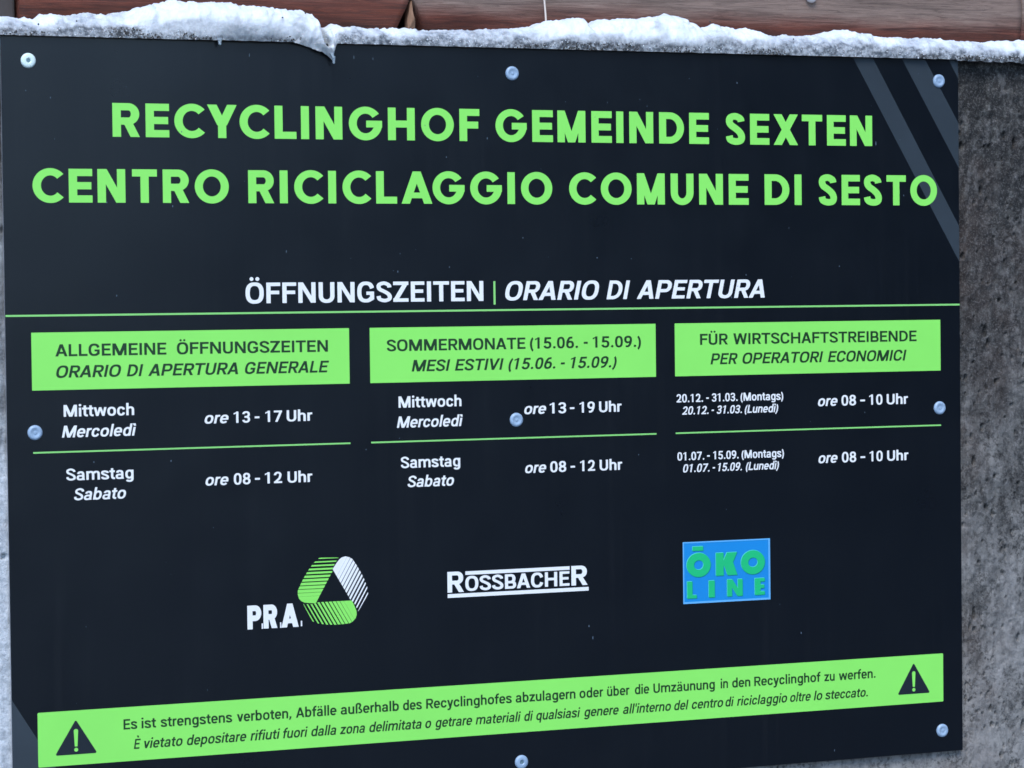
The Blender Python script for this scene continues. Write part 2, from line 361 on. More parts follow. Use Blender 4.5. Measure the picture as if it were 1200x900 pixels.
for i in range(len(sx)-1):
    for j in range(NV-1): F.append((i*NV+j, (i+1)*NV+j, (i+1)*NV+j+1, i*NV+j+1))
snow = mk('snow_ridge', V, F, M_SNOW, loc=(.6, .04, TOP), smooth=True)
ca = snow.data.color_attributes.new('dirt_shade', 'FLOAT_COLOR', 'POINT')
for i, c_ in enumerate(DC): ca.data[i].color = c_
tag(snow, 'lumpy ridge of old snow with a grey icy lower edge, on the wall top', 'snow')
def icicle(x, y, z, r, l, lean):
    V, F = [], []
    for i in range(8):
        t = i/7; rr = r*(1-t)**.7+.0006+(.0007 if i == 6 else 0)
        for k in range(8): V.append((x+lean*t+rr*math.cos(k*math.pi/4), y+rr*math.sin(k*math.pi/4), z-l*t))
    for i in range(7):
        for k in range(8): F.append((i*8+k, i*8+(k+1) % 8, (i+1)*8+(k+1) % 8, (i+1)*8+k))
    F.append(tuple(56+k for k in range(8)))
    mk('icicle', V, F, M_ICE, snow, smooth=True)
icicle(.2443, -.009, .002, .0026, .008, 0); icicle(.3772, -.010, -.0155, .002, .0085, .0004); icicle(.3745, -.012, -.0125, .0022, .0055, .002)
# crumbs of ice and grit caught in the lower edge
def crumbs(name, spots, mat):
    V, F = [], []
    for x, y, z, r in spots:
        o = len(V)
        for d in ((1, 0, 0), (-1, 0, 0), (0, 1, 0), (0, -1, 0), (0, 0, 1), (0, 0, -1)):
            k = r*random.uniform(.6, 1.25); V.append((x+d[0]*k, y+d[1]*k*.8, z+d[2]*k))
        F += [tuple(o+i for i in f) for f in ((0, 2, 4), (2, 1, 4), (1, 3, 4), (3, 0, 4), (2, 0, 5), (1, 2, 5), (3, 1, 5), (0, 3, 5))]
    return tag(mk(name, V, F, mat, snow), kind='stuff')
sp_ = []
for _ in range(420):
    x = random.uniform(0, 1.31); sp_.append((x, -.0065-random.random()*.002, random.random()**1.6*.011, random.uniform(.0005, .0011)))
crumbs('ice_crumbs', sp_, M_SNOW)
sp_ = []
for a, b, hh, s in DARK:
    for _ in range(int((b-a)*1500*s)):
        sp_.append((random.uniform(a, b), -.0068-random.random()*.0025, random.random()**1.3*hh, random.uniform(.0004, .0014)))
for x, z in ((.0825, .0165), (.0405, .012), (.345, .033), (.318, .027), (.853, .037), (.279, .024), (.965, .019)): sp_.append((x, -.008, z, .0013))
crumbs('grit', sp_, M_GRIT)

# ---------------------------------------------------------------- the information sign
W, H = 1.2, .868
sign = empty('information_sign', (.6, 0, TOP-H))
tag(sign, 'large black information board with green and white lettering, screwed to the concrete wall', 'sign')
bm = bmesh.new()
V, F = box(0, 0, -H, W, .004, 0)
vv = [bm.verts.new(v) for v in V]
for f in F: bm.faces.new([vv[i] for i in f])
bmesh.ops.recalc_face_normals(bm, faces=bm.faces[:])
bmesh.ops.bevel(bm, geom=bm.edges[:], offset=.0004, segments=2, affect='EDGES')
bm.verts.index_update()
V = [tuple(v.co) for v in bm.verts]; F = [tuple(v.index for v in f.verts) for f in bm.faces]; MI = [0 if f.normal.y < -.9 else 1 for f in bm.faces]; bm.free()
mk('board', V, F, [M_BLACK, M_ALU], sign, midx=MI)
Y0, Y1, Y2, Y3, Y4 = -.0001, -.0002, -.00035, -.0005, -.00065
def quad(name, x0, z0, x1, z1, y, m, parent=sign):
    return flat(name, [(x0, z0), (x1, z0), (x1, z1), (x0, z1)], [(0, 1, 2, 3)], y, m, parent)
# slanting slate bands
for pts in ([(1.0508, -.0004), (1.0787, -.0004), (1.1996, -.2080), (1.1996, -.2526)], [(1.1195, -.0004), (1.1525, -.0004), (1.1996, -.0790), (1.1996, -.1350)],
            [(1.1863, -.0004), (1.1996, -.0004), (1.1996, -.0234)], [(.0004, -.7281), (.0745, -.8500), (.0853, -.8676), (.0004, -.8676)]):
    flat('slate_band', pts, [tuple(range(len(pts)))[::-1]], Y0, M_SLATE, sign)
quad('rule', .0004, -.3074, 1.1996, -.3053, Y1, M_RULE)
for x0, x1 in ((.0285, .3945), (.4196, .7803), (.8057, 1.1716)): quad('rule', x0, -.4580, x1, -.4562, Y1, M_RULE)
quad('rule', .5727, -.2998, .5752, -.2725, Y1, M_RULE)
def rounded(x0, z0, x1, z1, r, n_=5):
    P = []
    for cx, cz, a in ((x1-r, z1-r, 0), (x0+r, z1-r, 90), (x0+r, z0+r, 180), (x1-r, z0+r, 270)):
        P += [(cx+r*math.cos(math.radians(a+90*i/n_)), cz+r*math.sin(math.radians(a+90*i/n_))) for i in range(n_+1)]
    return P

# ---------------------------------------------------------------- lettering: stroke-built alphabets (cap height 100)
def sgnpow(v, e):
    return math.copysign(abs(v) ** e, v)

class Pen:
    """collects overlapping outline polygons of one glyph; the union is taken when it is filled"""
    def __init__(s, w, h, geo=False):
        s.w, s.h, s.geo, s.p = w, h, geo, []
    def poly(s, pts):
        a = sum(pts[i-1][0]*pts[i][1]-pts[i][0]*pts[i-1][1] for i in range(len(pts)))
        if abs(a) > 1e-6:
            s.p.append(list(pts) if a > 0 else list(pts)[::-1])
    def rect(s, x0, y0, x1, y1):
        s.poly([(x0, y0), (x1, y0), (x1, y1), (x0, y1)])
    def diag(s, x0, y0, x1, y1, t):
        s.poly([(x0, y0), (x0+t, y0), (x1+t, y1), (x1, y1)])
    def arc(s, cx, cy, rx, ry, a0, a1, e=2.35, w=None, h=None):
        w = w or s.w; h = h or s.h
        if s.geo: e = 2.0
        n = max(3, int(abs(a1-a0)/11))
        parts = max(1, int(math.ceil(abs(a1-a0)/170)))
        for k in range(parts):
            b0 = a0+(a1-a0)*k/parts; b1 = a0+(a1-a0)*(k+1)/parts
            o, q = [], []
            for i in range(n+1):
                t = math.radians(b0+(b1-b0)*i/n); c, d = sgnpow(math.cos(t), 2/e), sgnpow(math.sin(t), 2/e)
                o.append((cx+rx*c, cy+ry*d)); q.append((cx+(rx-w)*c, cy+(ry-h)*d))
            s.poly(o+q[::-1])
    def disc(s, cx, cy, r, ry=None):
        ry = ry or r
        s.poly([(cx+r*math.cos(i*math.pi/8), cy+ry*math.sin(i*math.pi/8)) for i in range(16)])
    def stroke(s, pts, sub=6, w=None, h=None):
        w = w or s.w; h = h or s.h
        P = []
        q = [pts[0]]+list(pts)+[pts[-1]]
        for i in range(1, len(q)-2):
            for k in range(sub):
                t = k/sub
                P.append(tuple(.5*(2*q[i][j]+(q[i+1][j]-q[i-1][j])*t+(2*q[i-1][j]-5*q[i][j]+4*q[i+1][j]-q[i+2][j])*t*t
                         + (3*q[i][j]-q[i-1][j]-3*q[i+1][j]+q[i+2][j])*t**3) for j in (0, 1)))
        P.append(pts[-1])
        L, R_ = [], []
        for i in range(len(P)):
            a = P[max(0, i-1)]; b = P[min(len(P)-1, i+1)]
            tx, ty = b[0]-a[0], b[1]-a[1]; l = math.hypot(tx, ty) or 1; tx /= l; ty /= l
            t = .5*math.sqrt((w*ty)**2+(h*tx)**2)
            L.append((P[i][0]-ty*t, P[i][1]+tx*t)); R_.append((P[i][0]+ty*t, P[i][1]-tx*t))
        for i in range(len(P)-1):
            s.poly([R_[i], R_[i+1], L[i+1], L[i]])

def s_curve(g, x0, x1, y0, y1):
    w, h = g.w, g.h; W = x1-x0; H = y1-y0; a, b = w/2, h/2
    t = .0 if not g.geo else .02
    g.stroke([(x1-a-W*.02, y0+H*(.71+t)), (x1-a-W*.07, y0+H*.825), (x0+W*.5, y1-b), (x0+a+W*.06, y1-H*.15), (x0+a+W*.01, y1-H*.275),
              (x0+a+W*.1, y0+H*.615), (x0+W*.5, y0+H*.52), (x1-a-W*.1, y0+H*.40), (x1-a, y0+H*.265),
              (x1-a-W*.06, y0+H*.14), (x0+W*.5, y0+b), (x0+a+W*.06, y0+H*.16), (x0+a, y0+H*(.30-t))], 5)

def bowl(g, xl, xr, y0, y1):                      # right-hand bowl of B D P R
    w, h = g.w, g.h; r = (y1-y0)/2; rx = min(r, (xr-xl)*.62) if not g.geo else min(r, xr-xl)
    g.rect(xl, y0, xr-rx+.5, y0+h); g.rect(xl, y1-h, xr-rx+.5, y1)
    g.arc(xr-rx, (y0+y1)/2, rx, r, -90, 90, 2.2)

def glyph(ch, w, h, geo):
    """returns (polygons, advance, left bearing included)"""
    g = Pen(w, h, geo); X = 74.3
    def ret(adv): return g.p, adv
    if geo:                                       # heavy geometric capitals
        gap = 18
        if ch == 'A':
            W = 98; g.diag(0, 0, W/2-w*.52, 100, w*1.08); g.diag(W-w*1.08, 0, W/2-w*.56, 100, w*1.08)
            g.rect(W*.24, 17, W*.76, 17+h*.82); return ret(W+1)
        if ch in 'CG':
            r = 51.5; g.arc(r, 50, r, r, 42 if ch == 'C' else 36, 318 if ch == 'C' else 360, 2)
            if ch == 'G':
                g.rect(r+2, 50-h*.55, 2*r, 50+h*.42)
                return ret(2*r+gap)
            return ret(90+gap-3)
        if ch == 'O': r = 51.5; g.arc(r, 50, r, r, 0, 360); return ret(2*r+gap)
        if ch == 'D': g.rect(0, 0, w, 100); bowl(g, 0, 86, 0, 100); return ret(86+gap)
        if ch == 'E':
            g.rect(0, 0, w, 100)
            for y in (0, 50-h/2, 100-h): g.rect(0, y, 69 if y != 50-h/2 else 66, y+h)
            return ret(69+gap-3)
        if ch == 'F':
            g.rect(0, 0, w, 100)
            for y in (50-h/2, 100-h): g.rect(0, y, 64 if y > 60 else 60, y+h)
            return ret(64+gap-3)
        if ch == 'H': g.rect(0, 0, w, 100); g.rect(84-w, 0, 84, 100); g.rect(0, 50-h/2, 84, 50+h/2); return ret(84+gap+2)
        if ch == 'I': g.rect(0, 0, w, 100); return ret(w+gap+2)
        if ch == 'L': g.rect(0, 0, w, 100); g.rect(0, 0, 66, h); return ret(66+gap-4)
        if ch == 'N':
            g.rect(0, 0, w, 100); g.rect(82-w, 0, 82, 100); g.diag(82-w*1.12, 0, 0, 100, w*1.12); return ret(82+gap+2)
        if ch == 'M':
            g.rect(0, 0, w, 100); g.rect(94-w, 0, 94, 100)
            g.diag(47-w*.5, 0, 0, 100, w*1.0); g.diag(47-w*.5, 0, 94-w, 100, w*1.0); return ret(94+gap+2)
        if ch == 'R':
            g.rect(0, 0, w, 100); bowl(g, 0, 78, 36, 100); g.diag(80-w*1.15, 0, 30, 45, w*1.1); return ret(80+gap-2)
        if ch == 'P': g.rect(0, 0, w, 100); bowl(g, 0, 78, 34, 100); return ret(78+gap)
        if ch == 'S': s_curve(g, 0, 68, -1.5, 101.5); return ret(68+gap)
        if ch == 'T': g.rect(0, 100-h, 74, 100); g.rect(37-w/2, 0, 37+w/2, 100); return ret(74+gap-1)
        if ch == 'U':
            g.rect(0, 38, w, 100); g.rect(78-w, 38, 78, 100); g.arc(39, 39, 39, 40.5, 180, 360, 2); return ret(78+gap+1)
        if ch == 'X':
            g.diag(0, 0, 88-w*1.2, 100, w*1.2); g.diag(88-w*1.2, 0, 0, 100, w*1.2); return ret(88+gap-4)
        if ch == 'Y':
            g.rect(44-w/2, 0, 44+w/2, 46); g.diag(44-w*.58, 38, 0, 100, w*1.16); g.diag(44-w*.58, 38, 88-w*1.16, 100, w*1.16); return ret(88+gap-10)
        if ch == 'K':
            g.rect(0, 0, w, 100); g.diag(w*.7, 42, 84-w*1.35, 100, w*1.35); g.diag(86-w*1.35, 0, w*.9, 62, w*1.3); return ret(86+gap)
    # ---- neo-grotesque, upright; both cases
    if ch in 'ÖÜÈäöüì':
        base = {'Ö': 'O', 'Ü': 'U', 'È': 'E', 'ä': 'a', 'ö': 'o', 'ü': 'u', 'ì': 'ı'}[ch]
        P, adv = glyph(base, w, h, geo); g.p = list(P); top = 112 if ch in 'ÖÜÈ' else 87
        mid = {'Ö': 48.5, 'Ü': 45.5, 'È': 44, 'ä': 37, 'ö': 40, 'ü': 38, 'ì': 17}[ch]
        if ch in 'Èì':
            if ch == 'ì': top = 84
            g.poly([(mid-22, top+21), (mid-22+w*1.3, top+21), (mid+w*.55, top), (mid-w*.35, top)])
        else:
            for d in (-1, 1): g.disc(mid+d*14, top+6, w*.46, w*.46)
        return ret(adv)
    if ch == 'A': g.diag(1, 0, 46-w*.58, 100, w*1.08); g.diag(91-w*1.08, 0, 46-w*.5, 100, w*1.08); g.rect(20, 21, 72, 21+h); return ret(92)
    if ch == 'B': g.rect(8, 0, 8+w, 100); bowl(g, 8, 83, 0, 53.5); bowl(g, 8, 79, 53.5-h+.5, 100); return ret(87)
    if ch == 'C': g.arc(47, 50, 42, 51.5, 18, 342, 2.5); return ret(91.5)
    if ch == 'D': g.rect(8, 0, 8+w, 100); bowl(g, 8, 87, 0, 100); return ret(92)
    if ch in 'EF':
        g.rect(8, 0 , 8+w, 100); g.rect(8, 100-h, 76 if ch == 'E' else 75, 100); g.rect(8, 43.5, 70, 43.5+h)
        if ch == 'E': g.rect(8, 0, 76.5, h)
        return ret(80 if ch == 'E' else 77)
    if ch == 'G':
        g.arc(47.5, 50, 42.5, 51.5, 20, 318, 2.5); g.rect(50, 52-h*.95, 88, 52); g.rect(88-w, 13, 88, 52)
        g.poly([(88-w, 8), (88, 14), (88, 24), (88-w, 24)]); g.poly([(70, 3), (88, 14), (80, 24), (66, h)]); return ret(96)
    if ch == 'H': g.rect(8, 0, 8+w, 100); g.rect(92-w, 0, 92, 100); g.rect(8, 50-h*.4, 92, 50+h*.6); return ret(100)
    if ch == 'I': g.rect(9, 0, 9+w, 100); return ret(18+w)
    if ch == 'K': g.rect(8, 0, 8+w, 100); g.diag(8+w*.5, 32, 84-w*1.25, 100, w*1.25); g.diag(88-w*1.25, 0, 8+w*1.2, 58, w*1.2); return ret(88)
    if ch == 'L': g.rect(8, 0, 8+w, 100); g.rect(8, 0, 73, h); return ret(75.7)
    if ch == 'M':
        g.rect(8, 0, 8+w, 100); g.rect(115-w, 0, 115, 100); g.diag(61.5-w*.5, 0, 8, 100, w*1.3); g.diag(61.5-w*.5, 0, 115-w*1.3, 100, w*1.3) ; return ret(123)
    if ch == 'N': g.rect(8, 0, 8+w, 100); g.rect(92-w, 0, 92, 100); g.diag(92-w*1.12, 0, 8, 100, w*1.12); return ret(100)
    if ch == 'O': g.arc(48.5, 50, 43.5, 51.5, 0, 360, 2.5); return ret(96.7)
    if ch == 'P': g.rect(8, 0, 8+w, 100); bowl(g, 8, 85, 35, 100); return ret(88.7)
    if ch == 'R': g.rect(8, 0, 8+w, 100); bowl(g, 8, 83, 38.5, 100); g.diag(87-w*1.15, 0, 36, 46, w*1.1); return ret(86.6)
    if ch == 'S': s_curve(g, 4, 80, -1.5, 101.5); return ret(83)
    if ch == 'T': g.rect(2, 100-h, 82, 100); g.rect(42-w/2, 0, 42+w/2, 100); return ret(84)
    if ch == 'U': g.rect(7, 33, 7+w, 100); g.rect(84-w, 33, 84, 100); g.arc(45.5, 35, 38.5, 36.5, 180, 360, 2.3); return ret(91)
    if ch == 'V': g.diag(44.7-w*.55, 0, 1, 100, w*1.08); g.diag(44.7-w*.55, 0, 88.5-w*1.08, 100, w*1.08); return ret(89.5)
    if ch == 'W':
        t = w*1.02; g.diag(33-t*.5, 0, 2, 100, t); g.diag(33-t*.5, 0, 62.5-t*.5, 100, t); g.diag(92-t*.5, 0, 62.5-t*.5, 100, t)
        g.diag(92-t*.5, 0, 123-t, 100, t); return ret(125)
    if ch == 'X': g.diag(2, 0, 86-w*1.2, 100, w*1.2); g.diag(86-w*1.2, 0, 2, 100, w*1.2); return ret(88)
    if ch == 'Y': g.rect(42-w/2, 0, 42+w/2, 42); g.diag(42-w*.56, 34, 1, 100, w*1.12); g.diag(42-w*.56, 34, 83-w*1.12, 100, w*1.12); return ret(84)
    if ch == 'Z': g.rect(4, 0, 80, h); g.rect(4, 100-h, 80, 100); g.diag(4, h*.6, 78-w*1.25, 100-h*.6, w*1.25); return ret(84)
    # lower case
    if ch in 'bdpqgo':
        g.arc(40, X/2, 35 if ch == 'o' else 33.5, X/2+1.3, 0, 360, 2.35)
        if ch == 'o': return ret(80)
        if ch == 'b': g.rect(6.5, 0, 6.5+w, 105)
        if ch == 'p': g.rect(6.5, -28, 6.5+w, X)
        if ch in 'dqg': g.rect(73.5-w, {'d': 0, 'q': -28, 'g': -2}[ch], 73.5, 105 if ch == 'd' else X)
        if ch == 'g': g.arc(40.5, -2, 33, 27, 205, 360, 2.3)
        return ret(79.5)
    if ch == 'a':
        g.rect(67-w, 8, 67, 48); g.poly([(67-w, 14), (67-w+2, 0), (71, 0), (67, 14)])
        g.arc(37, 47, 30, X+1-47, 0, 168, 2.4)
        g.arc(30, 21, 26, 22.5, 90, 270, 2.3, w*.95, h*.88); g.rect(29, 43.5-h*.88, 66, 43.5)
        g.poly([(29, -1.5), (29, h*.88-1.5), (42, h*.88), (67-w*.9, 18), (67-w*.3, 22), (67, 12), (58, 3), (44, -1.5)]); return ret(76)
    if ch == 'c': g.arc(37, X/2, 33, X/2+1.3, 20, 340, 2.35); return ret(72.5)
    if ch == 'e':
        g.arc(38, X/2, 34, X/2+1.3, 0, 322, 2.35); g.rect(10, X/2-h*.45, 72, X/2+h*.45); return ret(75)
    if ch == 'f': g.rect(12, 0, 12+w, 80); g.arc(12+30, 76, 30, 31, 92, 180, 2.2); g.rect(40, 107-h, 48, 107); g.rect(1, X-h, 46, X); return ret(47)
    if ch in 'hn':
        g.rect(6, 0, 6+w, 105 if ch == 'h' else X); g.rect(70-w, 0, 70, 46); g.arc(40, 46, 30, X+1-46, 0, 150, 2.4); return ret(76.5)
    if ch in 'iı':
        g.rect(7, 0, 7+w, X)
        if ch == 'i': g.disc(7+w/2, 96, w*.56, w*.5)
        return ret(14+w)
    if ch == 'k': g.rect(6, 0, 6+w, 105); g.diag(6+w*.5, 26, 69-w*1.25, X, w*1.25); g.diag(73-w*1.25, 0, 6+w*1.1, 46, w*1.2); return ret(72)
    if ch == 'l': g.rect(7, 0, 7+w, 105); return ret(14+w)
    if ch == 'm':
        g.rect(6, 0, 6+w, X); g.rect(61-w/2, 0, 61+w/2, 46); g.rect(116-w, 0, 116, 46)
        g.arc(6+(55+w/2)/2+3, 46, (55+w/2)/2-3, X+1-46, 0, 150, 2.4); g.arc(116-(55+w/2)/2+3, 46, (55+w/2)/2-3, X+1-46, 0, 160, 2.4); return ret(122)
    if ch == 'r': g.rect(6, 0, 6+w, X); g.arc(38, 44, 30, X+1-44, 78, 150, 2.4); g.rect(38, X+.5-h, 46, X+.5); return ret(47)
    if ch == 's': s_curve(g, 3, 68, -1.3, X+1.3); return ret(71.5)
    if ch == 't': g.rect(12, 20, 12+w, 92); g.arc(12+26, 24, 26, 25.3, 180, 275, 2.3); g.rect(37, -1.3, 45, h-1.3); g.rect(0, X-h, 44, X); return ret(46.5)
    if ch == 'u': g.rect(6, 28, 6+w, X); g.rect(70-w, 0, 70, X); g.arc(37, 28, 31, 29.3, 180, 330, 2.4); return ret(77)
    if ch in 'vy':
        g.diag(34-w*.52, 0, 1, X, w*1.06); g.diag(34-w*.52, 0, 67-w*1.06, X, w*1.06)
        if ch == 'y': g.stroke([(38, 8), (30, -14), (20, -22), (4, -22)], 4)
        return ret(67.5)
    if ch == 'w':
        t = w*.98; g.diag(28-t*.5, 0, 1, X, t); g.diag(28-t*.5, 0, 52.5-t*.5, X, t); g.diag(77-t*.5, 0, 52.5-t*.5, X, t); g.diag(77-t*.5, 0, 104-t, X, t); return ret(105)
    if ch == 'z': g.rect(4, 0, 66, h); g.rect(4, X-h, 66, X); g.diag(4, h*.6, 64-w*1.25, X-h*.6, w*1.25); return ret(69.5)
    if ch == 'ß':
        g.rect(6.5, 0, 6.5+w, 80); g.arc(36, 78, 29.5, 29, 0, 180, 2.2); g.stroke([(56, 80), (52, 66), (44, 54), (54, 42), (66, 30), (66, 16), (52, h/2), (36, 10)], 4, w*.95, h*.95); return ret(80)
    # digits
    if ch == '0': g.arc(39, 50, 34, 51.5, 0, 360, 2.5); return ret(79)
    if ch == '1': g.rect(50-w, 0, 50, 100); g.poly([(10, 74), (10, 87), (50, 101), (50, 84), (50-w, 84)]); return ret(79)
    if ch == '2':
        g.rect(6, 0, 74, h); g.arc(38, 70, 32, 31.5, 0, 178, 2.2)
        g.stroke([(70-w/2, 71), (66-w/2, 56), (48, 38), (14, 7)], 4); return ret(79)
    if ch == '3':
        g.arc(38, 74-1, 33, 28.5, -75, 172, 2.2); g.arc(38, 28, 34, 29.5, -172, 75, 2.2); g.rect(24, 51-h/2, 46, 51+h/2); return ret(79)
    if ch == '5':
        g.rect(14, 100-h, 70, 100); g.poly([(14, 100), (14+w*.95, 100), (12+w*.85, 46), (9, 46)]); g.arc(38, 31.5, 34.5, 33, -168, 128, 2.3); return ret(79)
    if ch == '6': g.arc(39.5, 32, 34, 33.5, 0, 360, 2.3); g.stroke([(5.5+w/2, 34), (8+w/2, 58), (22+w/3, 82), (40, 92), (60, 93)], 4); return ret(79)
    if ch == '7': g.rect(4, 100-h, 74, 100); g.diag(14, 0, 74-w*1.1, 100-h*.6, w*1.1); return ret(79)
    if ch == '8': g.arc(39, 73.5, 31, 28, 0, 360, 2.2); g.arc(39, 28, 34, 29.5, 0, 360, 2.2); return ret(79)
    if ch == '9': g.arc(39, 68, 34, 33.5, 0, 360, 2.3); g.stroke([(73-w/2, 66), (70-w/2, 42), (56-w/3, 18), (38, 8), (18, 7)], 4); return ret(79)
    if ch == '.': g.disc(8+w*.55, w*.5, w*.58, w*.54); return ret(16+w*1.1)
    if ch == ',': g.poly([(8, w), (8+w, w), (8+w, 0), (3+w*.5, -18), (2, -13), (8, 2)]); return ret(16+w)
    if ch == '-': g.rect(2, 36, 40, 36+h*1.05); return ret(42)
    if ch == "'": g.rect(6, 68, 6+w*.8, 105); return ret(12+w*.8)
    if ch == '(': g.arc(6+44, 38, 42, 72, 118, 242, 2, w*.95, h); return ret(42)
    if ch == ')': g.arc(-8, 38, 42, 72, -62, 62, 2, w*.95, h); return ret(42)
    raise ValueError(ch)

GLYPHS = {}
def filled(ch, w, h, geo):
    """triangulated union of a glyph's outlines"""
    k = (ch, w, h, geo)
    if k not in GLYPHS:
        P, adv = glyph(ch, w, h, geo)
        GLYPHS[k] = fill(P)+(adv,)
    return GLYPHS[k]

def fill(P):
    vs, fs = [], []
    for p in P:
        fs.append(list(range(len(vs), len(vs)+len(p)))); vs += [Vector(q) for q in p]
    v, e, f, ov, oe, of = delaunay_2d_cdt(vs, [], fs, 1, 1e-4)
    return [tuple(a) for a in v], [tuple(a) for a, o in zip(f, of) if o]

def words_mesh(words, base, cap, w, h, geo=False, slant=0.0):
    """words: (string, x0, x1) in metres along the board; fitted to their measured extents"""
    V, F = [], []
    for s, x0, x1 in words:
        vs, fs, x = [], [], 0.0
        for ch in s:
            gv, gf, adv = filled(ch, w, h, geo)
            if geo and ch == 'Y' and x: x -= 8
            o = len(vs)
            vs += [(a+x+slant*b, b) for a, b in gv]; fs += [tuple(i+o for i in f) for f in gf]; x += adv
        a0 = min(v[0] for v in vs); a1 = max(v[0] for v in vs); k = (x1-x0)/(a1-a0); o = len(V)
        V += [(x0+(a-a0)*k, base+b*cap/100) for a, b in vs]; F += [tuple(i+o for i in f) for f in fs]
    return V, F


STY = {'head': (24.5, 21.5, True, 0, M_GREEN), 'wbold': (20.5, 17, False, 0, M_WHITE), 'wboldi': (20.5, 17, False, .2, M_WHITE),
       'kmed': (19.5, 16.5, False, 0, M_INK), 'kmedi': (19.5, 16.5, False, .2, M_INK), 'w': (19.5, 16, False, 0, M_WHITE), 'wi': (19, 16, False, .2, M_WHITE),
       'ks': (19, 16, False, 0, M_INK), 'ksi': (18.5, 15.5, False, .2, M_INK), 'pra': (29, 24, True, 0, M_WHITE), 'ros': (21, 17, False, 0, M_WHITE), 'rosR': (22, 18, False, 0, M_WHITE)}
panels = [quad('heading_panel', x0, -.3886, x1, -.3250, Y1, M_GREEN) for x0, x1 in ((.0284, .3946), (.4195, .7804), (.8056, 1.1716))]
P = rounded(.0284, -.8046, 1.1722, -.7440, .0014); banner = flat('warning_banner', P, [tuple(range(len(P)))], Y1, M_GREEN, sign)
def lettering(style, words, base, cap, y=Y2, parent=sign, mat=None, name='lettering'):
    w, h, geo, sl, m = STY[style]; V, F = words_mesh(words, base, cap, w, h, geo, sl)
    return flat(name, V, F, y, mat or m, parent)
